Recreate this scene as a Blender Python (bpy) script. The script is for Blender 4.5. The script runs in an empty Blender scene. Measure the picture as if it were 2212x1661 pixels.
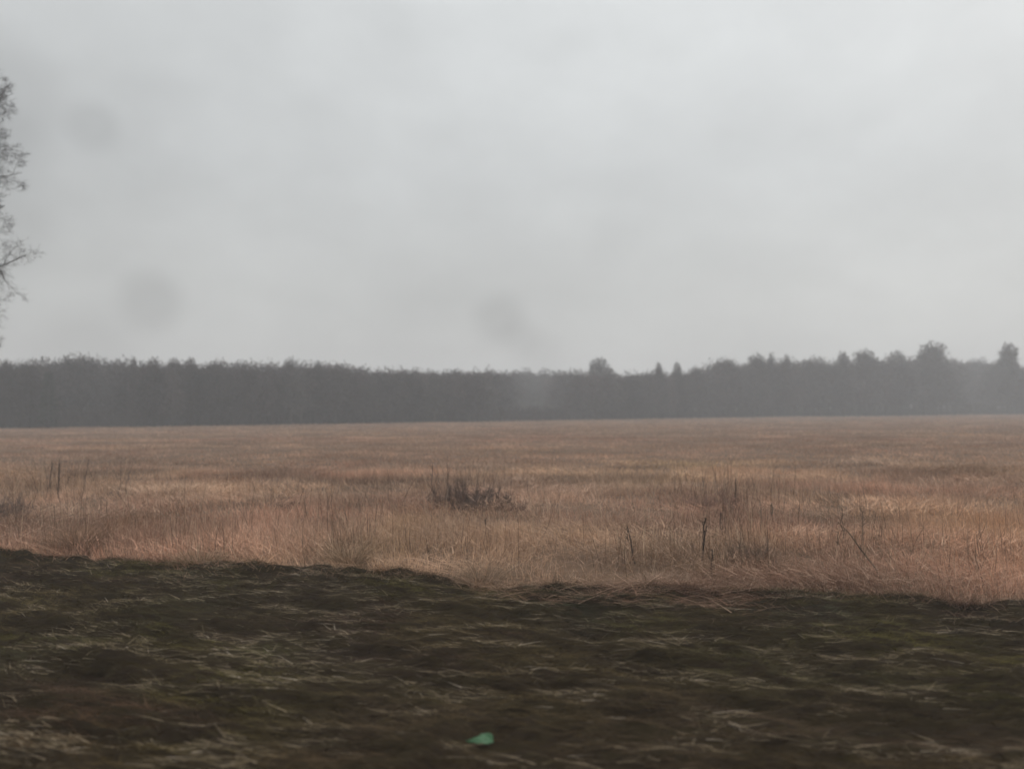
import bpy, math, random
import numpy as np
from mathutils import Matrix, Vector

rng = np.random.default_rng(7)
random.seed(7)
S = bpy.context.scene
C = S.collection
PI = math.pi

# ------------------------------------------------------------------ camera
EYE = Vector((0, 0, 3.5))
FW, FH, FPX = 2212.0, 1661.0, 1736.0
PITCH = math.atan(49.5 / FPX)
ROLL = -0.0045
Rm = Matrix.Rotation(PI / 2 + PITCH, 4, 'X') @ Matrix.Rotation(ROLL, 4, 'Z')
cd = bpy.data.cameras.new('camera')
cam = bpy.data.objects.new('camera', cd)
C.objects.link(cam)
cam.matrix_world = Matrix.Translation(EYE) @ Rm
cd.sensor_fit = 'HORIZONTAL'
cd.sensor_width = 36
cd.lens = 36 * FPX / FW
cd.clip_end = 5000
cd.clip_start = 0.05
cd.dof.use_dof = True
cd.dof.focus_distance = 17
cd.dof.aperture_fstop = cd.lens / 66.0
S.camera = cam


def ray(px, py):
    d = Rm.to_3x3() @ Vector(((px - FW / 2) / FPX, -(py - FH / 2) / FPX, -1.0))
    return d


def hit(px, py, z=0.0):
    d = ray(px, py)
    t = (z - EYE.z) / d.z
    return EYE + d * t


def height_at(px, py, dist_y):
    """height of the point seen at (px, py) at depth dist_y"""
    d = ray(px, py)
    return EYE.z + d.z * dist_y / d.y


def xat(px, py, dist_y):
    d = ray(px, py)
    return d.x * dist_y / d.y


# ------------------------------------------------------------------ noise
_tab = np.random.default_rng(3).random((256, 256))


def vnoise(x, y, s=0):
    x = np.asarray(x, float) + s * 17.31
    y = np.asarray(y, float) + s * 9.77
    xi = np.floor(x).astype(int)
    yi = np.floor(y).astype(int)
    fx, fy = x - xi, y - yi
    fx = fx * fx * (3 - 2 * fx)
    fy = fy * fy * (3 - 2 * fy)
    g = lambda a, b: _tab[a & 255, b & 255]
    return (g(xi, yi) * (1 - fx) + g(xi + 1, yi) * fx) * (1 - fy) + (g(xi, yi + 1) * (1 - fx) + g(xi + 1, yi + 1) * fx) * fy


def fbm(x, y, s=0, o=4):
    r, a, n = 0, 0.5, 0
    for k in range(o):
        r = r + a * vnoise(x * 2 ** k, y * 2 ** k, s + k * 3)
        n += a
        a *= 0.5
    return r / n


# ------------------------------------------------------------------ mesh building
class MB:
    def __init__(self):
        self.v, self.f3, self.f4, self.c = [], [], [], []
        self.n = 0

    def add(self, v, f3=None, f4=None, col=None):
        v = np.asarray(v, np.float32).reshape(-1, 3)
        if f3 is not None and len(f3):
            self.f3.append(np.asarray(f3, np.int64) + self.n)
        if f4 is not None and len(f4):
            self.f4.append(np.asarray(f4, np.int64) + self.n)
        if col is None:
            col = np.ones((len(v), 3))
        col = np.broadcast_to(np.asarray(col, np.float32), (len(v), 3))
        self.v.append(v)
        self.c.append(col)
        self.n += len(v)

    def arrays(self):
        v = np.concatenate(self.v)
        c = np.concatenate(self.c)
        f3 = np.concatenate(self.f3) if self.f3 else np.zeros((0, 3), np.int64)
        f4 = np.concatenate(self.f4) if self.f4 else np.zeros((0, 4), np.int64)
        return v, f3, f4, c

    def mesh(self, name, mat, smooth=False):
        v, f3, f4, c = self.arrays()
        me = bpy.data.meshes.new(name)
        me.vertices.add(len(v))
        me.vertices.foreach_set('co', v.astype(np.float32).ravel())
        nl = len(f3) * 3 + len(f4) * 4
        me.loops.add(nl)
        me.loops.foreach_set('vertex_index', np.concatenate([f3.ravel(), f4.ravel()]).astype(np.int32))
        me.polygons.add(len(f3) + len(f4))
        st = np.concatenate([np.arange(len(f3)) * 3, len(f3) * 3 + np.arange(len(f4)) * 4]).astype(np.int32)
        me.polygons.foreach_set('loop_start', st)
        at = me.color_attributes.new('tint', 'FLOAT_COLOR', 'POINT')
        at.data.foreach_set('color', np.concatenate([c, np.ones((len(c), 1))], 1).astype(np.float32).ravel())
        if smooth:
            me.polygons.foreach_set('use_smooth', np.ones(len(me.polygons), bool))
        me.materials.append(mat)
        me.update(calc_edges=True)
        return me

    def build(self, name, mat, parent=None, smooth=False):
        o = bpy.data.objects.new(name, self.mesh(name, mat, smooth))
        C.objects.link(o)
        if parent is not None:
            o.parent = parent
        return o


def blades(mb, P, H, W, az, lean, bend, col, segs=2, wang=None, tipcol=1.0):
    """grass blades / twigs as bent tapering strips.
    lean: angle from vertical at the base, bend: extra angle gained by the tip"""
    n = len(P)
    P = np.asarray(P, float)
    if wang is None:
        wang = rng.random(n) * 2 * PI
    H, W, az, lean, bend = (np.broadcast_to(np.asarray(a, float), (n,)) for a in (H, W, az, lean, bend))
    wv = np.stack([np.cos(wang), np.sin(wang), np.zeros(n)], 1)
    pts = [P]
    cur = P
    for k in range(segs):
        a = lean + bend * (k + 0.5) / segs
        step = np.stack([np.sin(a) * np.cos(az), np.sin(a) * np.sin(az), np.cos(a)], 1) * (H / segs)[:, None]
        cur = cur + step
        pts.append(cur)
    V = []
    for k in range(segs):
        w = (W * (1 - 0.75 * k / segs))[:, None] * 0.5
        V += [pts[k] - wv * w, pts[k] + wv * w]
    V.append(pts[segs])
    m = 2 * segs + 1
    V = np.stack(V, 1).reshape(-1, 3)
    base = np.arange(n)[:, None] * m
    f4 = [base + np.array([2 * k, 2 * k + 1, 2 * k + 3, 2 * k + 2]) for k in range(segs - 1)]
    f3 = base + np.array([2 * segs - 2, 2 * segs - 1, 2 * segs])
    col = np.broadcast_to(np.asarray(col, float), (n, 3))
    mb.add(V, f3, np.concatenate(f4) if f4 else None, np.repeat(col, m, 0))
    return pts[segs]


def slivers(mb, P, D, L, W, col):
    """straight tapering slivers from P along D"""
    n = len(P)
    r = rng.normal(size=(n, 3))
    s = np.cross(D, r)
    s /= np.linalg.norm(s, axis=1)[:, None] + 1e-9
    L = np.broadcast_to(np.asarray(L, float), (n,))
    W = np.broadcast_to(np.asarray(W, float), (n,))
    s = s * (W / 2)[:, None]
    V = np.stack([P - s, P + s, P + D * L[:, None]], 1).reshape(-1, 3)
    mb.add(V, np.arange(n)[:, None] * 3 + np.arange(3), None, np.repeat(np.broadcast_to(col, (n, 3)), 3, 0))


def tube(mb, pts, rad, col=(1, 1, 1), sides=5):
    pts = [Vector(p) for p in pts]
    V, F = [], []
    for i, p in enumerate(pts):
        t = (pts[min(i + 1, len(pts) - 1)] - pts[max(i - 1, 0)]).normalized()
        a = t.orthogonal().normalized()
        b = t.cross(a)
        for k in range(sides):
            an = 2 * PI * k / sides
            V.append(p + (a * math.cos(an) + b * math.sin(an)) * rad[i])
    for i in range(len(pts) - 1):
        for k in range(sides):
            k2 = (k + 1) % sides
            F.append((i * sides + k, i * sides + k2, (i + 1) * sides + k2, (i + 1) * sides + k))
    mb.add(np.array([tuple(v) for v in V]), None, F, col)


# ------------------------------------------------------------------ materials
def new_mat(name):
    m = bpy.data.materials.new(name)
    m.use_nodes = True
    nt = m.node_tree
    nt.nodes.clear()
    return m, nt, nt.nodes.new, nt.links.new


def tint_mat(name, translucent=0.25, rough=0.85, spec=0.2, mult=1.0):
    """colour comes from each blade's own tint, mottled by a fine noise"""
    m, nt, N, L = new_mat(name)
    out = N('ShaderNodeOutputMaterial')
    at = N('ShaderNodeAttribute')
    at.attribute_name = 'tint'
    no = N('ShaderNodeTexNoise')
    no.inputs['Scale'].default_value = 9
    no.inputs['Detail'].default_value = 3
    geo = N('ShaderNodeNewGeometry')
    L(geo.outputs['Position'], no.inputs['Vector'])
    mr = N('ShaderNodeMapRange')
    mr.inputs[3].default_value = 0.65 * mult
    mr.inputs[4].default_value = 1.35 * mult
    L(no.outputs['Fac'], mr.inputs[0])
    mul = N('ShaderNodeVectorMath')
    mul.operation = 'SCALE'
    L(at.outputs['Color'], mul.inputs[0])
    L(mr.outputs[0], mul.inputs['Scale'])
    pb = N('ShaderNodeBsdfPrincipled')
    pb.inputs['Roughness'].default_value = rough
    pb.inputs['Specular IOR Level'].default_value = spec
    L(mul.outputs[0], pb.inputs['Base Color'])
    if translucent > 0:
        tr = N('ShaderNodeBsdfTranslucent')
        L(mul.outputs[0], tr.inputs['Color'])
        mx = N('ShaderNodeMixShader')
        mx.inputs[0].default_value = translucent
        L(pb.outputs[0], mx.inputs[1])
        L(tr.outputs[0], mx.inputs[2])
        L(mx.outputs[0], out.inputs['Surface'])
    else:
        L(pb.outputs[0], out.inputs['Surface'])
    return m


M_DRY = tint_mat('dry_grass', 0.2, 1.0, 0.0)
M_VERGE = tint_mat('matted_dead_grass', 0.1, 1.0, 0.0)
M_TWIG = tint_mat('bare_twigs', 0.0, 0.9, 0.1)
M_BARK = tint_mat('bark', 0.0, 0.95, 0.1)
M_STALK = tint_mat('dead_stalk', 0.1, 0.9, 0.15)


def ground_mat(name, cols, scale, stretch, rot, bump=0.5, rough=0.95):
    m, nt, N, L = new_mat(name)
    out = N('ShaderNodeOutputMaterial')
    geo = N('ShaderNodeNewGeometry')
    mp = N('ShaderNodeMapping')
    mp.inputs['Rotation'].default_value = (0, 0, rot)
    mp.inputs['Scale'].default_value = (scale / stretch, scale, scale)
    L(geo.outputs['Position'], mp.inputs['Vector'])
    n1 = N('ShaderNodeTexNoise')
    n1.inputs['Scale'].default_value = 1
    n1.inputs['Detail'].default_value = 8
    n1.inputs['Roughness'].default_value = 0.65
    L(mp.outputs[0], n1.inputs['Vector'])
    rp = N('ShaderNodeValToRGB')
    e = rp.color_ramp.elements
    while len(e) < len(cols):
        e.new(0.5)
    for i, c in enumerate(cols):
        e[i].position = 0.3 + 0.4 * i / (len(cols) - 1)
        e[i].color = (*c, 1)
    L(n1.outputs['Fac'], rp.inputs[0])
    n2 = N('ShaderNodeTexNoise')
    n2.inputs['Scale'].default_value = 6
    n2.inputs['Detail'].default_value = 6
    L(mp.outputs[0], n2.inputs['Vector'])
    bp = N('ShaderNodeBump')
    bp.inputs['Strength'].default_value = bump
    bp.inputs['Distance'].default_value = 0.05
    L(n2.outputs['Fac'], bp.inputs['Height'])
    pb = N('ShaderNodeBsdfPrincipled')
    pb.inputs['Roughness'].default_value = rough
    pb.inputs['Specular IOR Level'].default_value = 0.02
    L(rp.outputs[0], pb.inputs['Base Color'])
    L(bp.outputs[0], pb.inputs['Normal'])
    L(pb.outputs[0], out.inputs['Surface'])
    return m


TRACK = math.atan2(-0.232, 0.973)          # direction of the verge's edge
M_FIELD = ground_mat('thatch', [(.07, .045, .03), (.12, .078, .052), (.16, .105, .072), (.10, .066, .044)], 0.5, 4, 0)
M_VSOIL = ground_mat('wet_shaded_verge_soil', [(.018, .013, .008), (.038, .029, .016), (.029, .021, .014), (.048, .038, .018)], 3.0, 3, -TRACK, 0.8)  # wet soil, darkened further: shade of the unbuilt train put into the colour


# ------------------------------------------------------------------ tagging
def tag(o, label=None, cat=None, group=None, kind=None):
    if label:
        o['label'] = label
    if cat:
        o['category'] = cat
    if group:
        o['group'] = group
    if kind:
        o['kind'] = kind
    return o


def empty(name, loc, rz=0.0):
    o = bpy.data.objects.new(name, None)
    o.location = loc
    o.rotation_euler = (0, 0, rz)
    o.empty_display_size = 0.3
    C.objects.link(o)
    return o


# ------------------------------------------------------------------ layout taken from the photograph
EDGE_PX = [(-500, 1176), (0, 1203), (340, 1222), (800, 1247), (1050, 1274), (1500, 1284), (1800, 1298), (2212, 1316), (2800, 1350)]
_e = [hit(a, b, 0.1) for a, b in EDGE_PX]
EDX = np.array([p.x for p in _e])
EDY = np.array([p.y for p in _e])


def edge_y(x):
    x = np.asarray(x, float)
    base = np.interp(x, EDX, EDY)
    lo, hi = x < EDX[0], x > EDX[-1]
    base = np.where(lo, EDY[0] + (x - EDX[0]) * -0.24, base)
    base = np.where(hi, EDY[-1] + (x - EDX[-1]) * -0.24, base)
    return base + 0.5 * (fbm(x * 0.9, x * 0 + 3.3, 5, 3) - 0.5) + 0.25 * (vnoise(x * 3.1, x * 0, 8) - 0.5)


# field rises very slightly and unevenly, so that its surface is not a table
def field_z(x, y):
    x = np.asarray(x, float)
    y = np.asarray(y, float)
    a = np.clip((y - 20) / 40, 0, 1)
    return a * 0.35 * (fbm(x * 0.03, y * 0.03, 11, 3) - 0.5)


MOUNDS = []
for (mpx, mpy, mw, mh_) in ((150, 1222, 62, 22), (290, 1226, 50, 14), (490, 1240, 66, 20), (700, 1250, 90, 8), (1180, 1282, 70, 10), (1760, 1302, 60, 14),
                           (2060, 1370, 150, -26), (60, 1384, 110, -18), (220, 1390, 90, -16), (340, 1410, 70, -12), (1300, 1390, 130, -12), (1350, 1440, 120, -12), (730, 1440, 90, -12), (1950, 1330, 120, 10)):
    p_ = hit(mpx, mpy + 14, 0.1)
    MOUNDS.append((p_.x, p_.y, mw / FPX * p_.y * 0.75, 0.75 * mh_ / FPX * p_.y))


def verge_z(x, y):
    d = edge_y(x) - y                       # distance from the edge towards the track
    ct, st = math.cos(TRACK), math.sin(TRACK)
    u, v = x * ct + y * st, -x * st + y * ct
    rid = 1 - np.abs(2 * fbm(u * 0.9 + 0.4 * v, v * 2.2, 31, 3) - 1)
    lump = 0.34 * (fbm(u * 0.45, v * 1.0, 21, 4) - 0.5) + 0.30 * (rid - 0.8) + 0.18 * (fbm(u * 2.2, v * 5.0, 41, 3) - 0.5)
    for (mx, my, mr_, mh) in MOUNDS:
        lump = lump + mh * np.exp(-(((u - (mx * ct + my * st)) / mr_) ** 2 + ((v - (-mx * st + my * ct)) / (mr_ * 0.8)) ** 2))
    lip = 0.14 * np.exp(-((d - 0.35) / 0.4) ** 2) * (0.3 + 1.4 * fbm(u * 0.5, v * 0 + 1.7, 51, 2))
    rise = 0.14 + 0.02 * np.clip(d, 0, 10)
    fall = np.clip(d / 0.3 + 0.4, 0, 1)     # the lip drops to the field behind it
    soft = 0.45 + 0.55 * np.clip(d / 1.2, 0, 1)
    body = rise + lump * soft + lip
    body = 0.5 * (body + 0.03 + np.sqrt((body - 0.03) ** 2 + 0.0012))      # never dips to the field sheet below
    return body * fall - 0.08 * (1 - fall)


# ground sheet
mb = MB()
xs = np.concatenate([np.linspace(-900, -160, 12, endpoint=False), np.linspace(-160, 200, 120), np.linspace(220, 900, 12)])
ys = np.concatenate([np.linspace(-60, 10, 8, endpoint=False), np.linspace(10, 120, 60, endpoint=False), np.linspace(120, 700, 40)])
X, Y = np.meshgrid(xs, ys)
V = np.stack([X, Y, field_z(X, Y)], 2).reshape(-1, 3)
nx, ny = len(xs), len(ys)
ii = (np.arange(ny - 1)[:, None] * nx + np.arange(nx - 1)).ravel()
mb.add(V, None, np.stack([ii, ii + 1, ii + nx + 1, ii + nx], 1))
tag(mb.build('field', M_FIELD, smooth=True), kind='structure')

# verge sheet: fine, lumpy, ends under the reeds
mb = MB()
nx, ny = 760, 420
xs = np.linspace(-24, 20, nx)
tt = np.linspace(0, 1, ny)
X = np.repeat(xs[None, :], ny, 0)
far = edge_y(xs) + 0.25
Y = 2.0 + (far - 2.0)[None, :] * tt[:, None]
V = np.stack([X, Y, verge_z(X, Y)], 2).reshape(-1, 3)
ii = (np.arange(ny - 1)[:, None] * nx + np.arange(nx - 1)).ravel()
mb.add(V, None, np.stack([ii, ii + 1, ii + nx + 1, ii + nx], 1))
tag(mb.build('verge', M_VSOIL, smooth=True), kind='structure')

# ------------------------------------------------------------------ wood edge
WOOD_PX = [(-700, 932), (0, 919.5), (300, 917), (700, 912), (1100, 907), (1300, 903), (1600, 899), (1900, 896), (2212, 893), (2900, 886)]
_w = [hit(a, b, 0.45) for a, b in WOOD_PX]
WX = np.array([p.x for p in _w])
WY = np.array([p.y for p in _w])


def wood_y(x):
    return np.interp(x, WX, WY)


def wood_dist(px):
    """depth of the wood's front at image column px"""
    a = np.interp(px, [p[0] for p in WOOD_PX], WY)
    return float(a)


# ------------------------------------------------------------------ field grass
PAL = np.array([(.62, .435, .315), (.50, .310, .210), (.465, .262, .182), (.475, .315, .198), (.25, .150, .103)])
DRIFTS = []
for (a_, b_, wa_, wb_, c_) in ((2120, 1210, 170, 60, (.46, .245, .145)), (1950, 990, 230, 40, (.47, .285, .185)), (2110, 1130, 150, 60, (.50, .285, .15)), (2080, 1010, 170, 30, (.50, .33, .20)), (860, 1165, 70, 45, (.48, .32, .17)), (1480, 1000, 160, 14, (.58, .42, .22)), (1380, 1035, 120, 16, (.50, .34, .18)), (700, 1010, 170, 26, (.42, .20, .135)), (640, 1036, 90, 5, (.62, .46, .34)), (1180, 945, 200, 10, (.42, .22, .15)), (1960, 1085, 140, 30, (.38, .215, .145)), (330, 1060, 200, 26, (.33, .22, .145)), (250, 1150, 60, 50, (.42, .24, .13))):
    p_, p1, p2 = hit(a_, b_, .1), hit(a_, b_ - wb_, .1), hit(a_, b_ + wb_, .1)
    DRIFTS.append((p_.x, p_.y, wa_ / FPX * p_.y, (p1.y - p2.y) / 2, c_))


def grass_cols(x, y, n):
    """tint of each blade: pinkish, tan and ochre drifts"""
    a = fbm(x * 0.06, y * 0.11, 61, 4)
    b = fbm(x * 0.09 + 5, y * 0.13, 71, 4)
    pale = fbm(x * 0.11, y * 0.22 + 9, 77, 4)
    dull = fbm(x * 0.13, y * 0.26 + 4, 79, 4)
    r = rng.random(n)
    col = PAL[1] * np.ones((n, 3))
    pk = np.clip((a - 0.47) * 7, 0, 1)[:, None]
    oc = np.clip((b - 0.52) * 8, 0, 1)[:, None]
    col = col * (1 - pk * 0.8) + PAL[2] * pk * 0.8
    col = col * (1 - oc * 0.7) + PAL[3] * oc * 0.7
    for (qx, qy, qa, qb, c_) in DRIFTS:
        f_ = np.exp(-((x - qx) / qa) ** 2 - ((y - qy) / qb) ** 2)[:, None] * 0.6
        col = col * (1 - f_) + np.array(c_) * f_
    band = fbm(x * 0.22, y * 0.30, 83, 5)
    col = col * (1 + np.clip((band - 0.5) * 2.6, -0.32, 0.28))[:, None]
    pl = np.clip((pale - 0.56) * 9, 0, 1)[:, None]
    col = col * (1 - pl * 0.45) + PAL[0] * pl * 0.45
    dl = np.clip((dull - 0.55) * 8, 0, 1)[:, None]
    col = col * (1 - dl * 0.42)
    li = (r > 0.72)[:, None]
    col = np.where(li, col * 0.4 + PAL[0] * 0.6, col)
    dk = (r < 0.2)[:, None]
    col = np.where(dk, col * 0.3 + PAL[4] * 0.7, col)
    return col * (0.7 + 0.6 * rng.random((n, 1)))


def scatter(y0, y1, dens, margin=4):
    area = 0.5 * (y0 + y1) * 1.36 * (y1 - y0) + 2 * margin * (y1 - y0)
    n = int(area * dens)
    y = y0 + (y1 - y0) * np.sqrt(rng.random(n)) if y0 < 1 else np.sqrt(y0 ** 2 + rng.random(n) * (y1 ** 2 - y0 ** 2))
    hw = 0.68 * y + margin
    x = (rng.random(n) * 2 - 1) * hw
    return x, y


mb = MB()
for (y0, y1, dens, w, h, segs) in ((11, 24, 340, .011, .62, 3), (24, 45, 120, .019, .46, 2), (45, 95, 40, .034, .25, 2), (95, 190, 12.0, .07, .22, 1), (190, 420, 3.2, .13, .26, 1)):
    x, y = scatter(y0, y1, dens)
    off = y - edge_y(x)
    clump = fbm(x * 0.8, y * 0.8, 81, 3) * 0.6 + fbm(x * 0.16, y * 0.16, 91, 3) * 0.4
    ragged = 0.9 * np.clip(fbm(x * 0.7, y * 0.9, 131, 3) - 0.38, 0, 1) + 0.5 * rng.random(len(x)) ** 3
    keep = (off > -ragged * 1.3) & (y < wood_y(x) + 3) & (rng.random(len(x)) < np.clip((clump - 0.3) * 3.4, 0.28, 1))
    x, y, off, clump = x[keep], y[keep], off[keep], clump[keep]
    n = len(x)
    hh = h * (0.35 + 1.5 * np.clip(clump - 0.2, 0, 1)) * (0.55 + 0.75 * rng.random(n))
    hh *= np.clip(0.45 + off / 2.2, 0.45, 1)
    lod = fbm(x * 0.22, y * 0.4, 101, 3)            # lodged drifts
    lean = np.abs(rng.normal(0, 0.22, n)) + np.clip(lod - 0.42, 0, 1) * 5.0 * rng.random(n)
    lean = lean + np.where(off < 0.05, 0.5 + 0.9 * rng.random(n), 0)
    lean = np.minimum(lean, 1.45)
    az = np.where(rng.random(n) < 0.5, rng.random(n) * 2 * PI, 2 * PI * fbm(x * 0.3, y * 0.3, 111, 2) + rng.normal(0, 0.5, n))
    P = np.stack([x, y, np.where(off < 0.25, np.maximum(verge_z(x, y), field_z(x, y)), field_z(x, y)) - 0.02], 1)
    blades(mb, P, hh, w * (0.6 + 0.8 * rng.random(n)), az, lean, np.abs(rng.normal(0.25, 0.35, n)), grass_cols(x, y, n) * np.where(off < 0, 0.7, 1.0)[:, None], segs)
# taller weed and reed stems standing in the grass, in loose gatherings
sp = []
for (a_, b_, wa, wb, n_) in ((1570, 1190, 110, 70, 420), (1560, 1090, 110, 40, 260), (1640, 1150, 60, 60, 160), (1380, 1190, 90, 60, 170), (1050, 1170, 130, 60, 170), (750, 1180, 60, 40, 200), (430, 1190, 90, 40, 200),
                              (110, 1050, 120, 40, 160), (150, 1150, 190, 50, 260), (620, 1120, 160, 60, 200), (900, 1150, 200, 60, 180), (1850, 1180, 90, 60, 160), (2050, 1200, 220, 80, 300), (1000, 1060, 90, 30, 160)):
    for _ in range(n_):
        p_ = hit(a_ + rng.normal() * wa * .6, min(b_ + rng.normal() * wb * .6, 1262), 0.05)
        sp.append((p_.x, p_.y))
sp = np.array(sp)
sp = sp[sp[:, 1] > edge_y(sp[:, 0]) + 0.1]
n = len(sp)
P = np.stack([sp[:, 0], sp[:, 1], field_z(sp[:, 0], sp[:, 1]) - 0.02], 1)
cdx = rng.choice(4, n, p=[.3, .25, .25, .2])
scol = np.array([(.17, .115, .08), (.12, .08, .058), (.50, .37, .26), (.26, .17, .115)])[cdx] * (0.75 + 0.5 * rng.random((n, 1)))
blades(mb, P, (0.45 + 0.65 * rng.random(n)) * np.clip(sp[:, 1] / 20, 1, 1.5), (0.010 + 0.008 * rng.random(n)) * np.clip(sp[:, 1] / 20, 1, 2), rng.random(n) * 2 * PI, np.abs(rng.normal(0.1, 0.28, n)), rng.normal(0, 0.3, n), scol, 4)
# broken straw lying criss-cross between them
n = 20000
j = rng.integers(0, len(sp), n)
x = sp[j, 0] + rng.normal(0, .4, n)
y = sp[j, 1] + rng.normal(0, .5, n)
k = y > edge_y(x) - 0.2
x, y = x[k], y[k]
n = len(x)
P = np.stack([x, y, np.maximum(field_z(x, y), verge_z(x, y) * (y < edge_y(x) + .2)) + 0.05 + 0.25 * rng.random(n)], 1)
blades(mb, P, 0.25 + 0.4 * rng.random(n), 0.010 + 0.006 * rng.random(n), rng.random(n) * 2 * PI, 0.9 + 0.6 * rng.random(n), 0.3 * rng.random(n), grass_cols(x, y, n) * (0.5 + 0.8 * rng.random((n, 1))), 3)
# mats of lodged straw
for _ in range(150):
    cy = 14.5 + 34 * rng.random() ** 1.6
    cx = (rng.random() * 2 - 1) * (0.68 * cy + 1)
    if cy < edge_y(cx) + 0.4:
        continue
    n = int(rng.integers(120, 420))
    rr_ = 0.25 + 0.9 * rng.random()
    x = cx + rng.normal(0, 1, n) * rr_ * 1.3
    y = cy + rng.normal(0, 1, n) * rr_ * 0.8
    k = y > edge_y(x)
    x, y = x[k], y[k]
    n = len(x)
    P = np.stack([x, y, field_z(x, y) + 0.08 + 0.32 * rng.random(n)], 1)
    blades(mb, P, 0.3 + 0.5 * rng.random(n), np.clip(cy / 20, .9, 2) * (0.010 + 0.008 * rng.random(n)), rng.random() * 2 * PI + rng.normal(0, 0.5, n), 1.15 + 0.35 * rng.random(n), 0.35 * rng.random(n), grass_cols(x, y, n) * (rng.uniform(0.75, 1.2)), 3)
# tufts hanging over the lip
for _ in range(110):
    cx = -19 + 34 * rng.random()
    cy = float(edge_y(cx)) + rng.normal(-0.05, 0.18)
    n = int(rng.integers(20, 90))
    x = cx + rng.normal(0, 0.10, n)
    y = cy + rng.normal(0, 0.06, n)
    P = np.stack([x, y, verge_z(x, y) - 0.01], 1)
    blades(mb, P, 0.2 + 0.45 * rng.random(n), 0.009 + 0.006 * rng.random(n), -PI / 2 + rng.normal(0, 0.9, n), 0.4 + 0.7 * rng.random(n), 0.5 + 0.9 * rng.random(n), grass_cols(x, y, n) * (0.6 + 0.6 * rng.random((n, 1))), 4)
# thinning wisps of dead grass on the first metre of the verge
n = 26000
x = rng.random(n) * 38 - 21
dd = rng.exponential(0.45, n)
y = edge_y(x) - dd
k = (fbm(x * 0.8, y * 1.2, 137, 3) > 0.47) & (dd < 2.2)
x, y, dd = x[k], y[k], dd[k]
n = len(x)
P = np.stack([x, y, verge_z(x, y) - 0.01], 1)
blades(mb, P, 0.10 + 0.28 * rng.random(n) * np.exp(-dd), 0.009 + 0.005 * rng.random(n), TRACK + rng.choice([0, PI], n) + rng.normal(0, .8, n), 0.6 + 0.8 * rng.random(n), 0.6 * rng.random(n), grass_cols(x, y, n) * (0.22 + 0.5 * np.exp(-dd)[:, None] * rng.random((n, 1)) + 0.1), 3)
# straw flopped over the lip of the verge, thickest where it spills far down
n = 130000
x = rng.random(n) * 42 - 22
cl = fbm(x * 0.9, x * 0, 121, 3)
xa, xb = hit(980, 1270, .1).x, hit(1760, 1290, .1).x
spill = np.clip((x - xa) / 1.5, 0, 1) * np.clip((xb - x) / 2.0, 0, 1)
k = rng.random(n) < np.clip((cl - 0.33) * 3, 0.05, 1) * (0.6 + 0.4 * spill)
x, spill = x[k], spill[k]
n = len(x)
y = edge_y(x) + 0.4 - np.abs(rng.normal(0, 1, n)) * (0.25 + 0.75 * spill)
k = rng.random(n) < np.clip(0.2 + 2.4 * (fbm(x * 1.1, y * 2.0, 127, 3) - 0.4), 0.02, 1) + 0.5 * (y > edge_y(x))
k &= y > edge_y(x) - 1.5
x, y = x[k], y[k]
n = len(x)
P = np.stack([x, y, verge_z(x, y) + 0.02 + 0.07 * rng.random(n)], 1)
sgn = rng.choice([0, PI], n)
dimm = 0.55 + 0.75 * rng.random((n, 1))
blades(mb, P, 0.2 + 0.55 * rng.random(n), 0.012 * (0.6 + 0.6 * rng.random(n)), TRACK + sgn + rng.normal(0, 0.55, n), 1.2 + 0.35 * rng.random(n), 0.25 * rng.random(n) + 0.05, grass_cols(x, y, n) * dimm, 3)
o = mb.build('dry_grass', M_DRY)
tag(o, 'tall dry russet grass covering the whole field up to the wood', 'grass', kind='stuff')

# ------------------------------------------------------------------ verge litter
VP = np.array([(.076, .056, .028), (.066, .043, .030), (.086, .072, .026), (.145, .112, .063), (.28, .22, .15), (.46, .385, .30)])  # litter tints, the dark ones lowered to hold the unbuilt train's shade
mb = MB()


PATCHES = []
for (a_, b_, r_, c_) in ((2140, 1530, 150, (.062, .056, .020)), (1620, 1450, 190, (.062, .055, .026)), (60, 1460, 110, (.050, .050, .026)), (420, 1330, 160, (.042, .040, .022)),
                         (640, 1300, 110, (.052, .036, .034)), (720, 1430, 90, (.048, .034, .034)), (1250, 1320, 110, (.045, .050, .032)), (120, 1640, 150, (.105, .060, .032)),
                         (820, 1560, 190, (.062, .044, .030)), (1450, 1630, 200, (.068, .048, .032)), (1750, 1330, 90, (.042, .046, .036)), (1900, 1500, 90, (.075, .068, .034)), (600, 1420, 80, (.055, .058, .024)), (2090, 1372, 90, (.016, .012, .012)), (2190, 1366, 60, (.018, .013, .014)), (80, 1384, 40, (.020, .016, .013)), (260, 1396, 45, (.020, .016, .013)), (430, 1255, 60, (.022, .018, .016)), (700, 1250, 60, (.022, .018, .016)), (1250, 1378, 60, (.022, .017, .015)), (1330, 1440, 50, (.022, .017, .015))):  # near-black entries: dark peat tone standing in for shade in hollows
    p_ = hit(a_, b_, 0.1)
    PATCHES.append((p_.x, p_.y, r_ / FPX * p_.y, c_))


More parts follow.
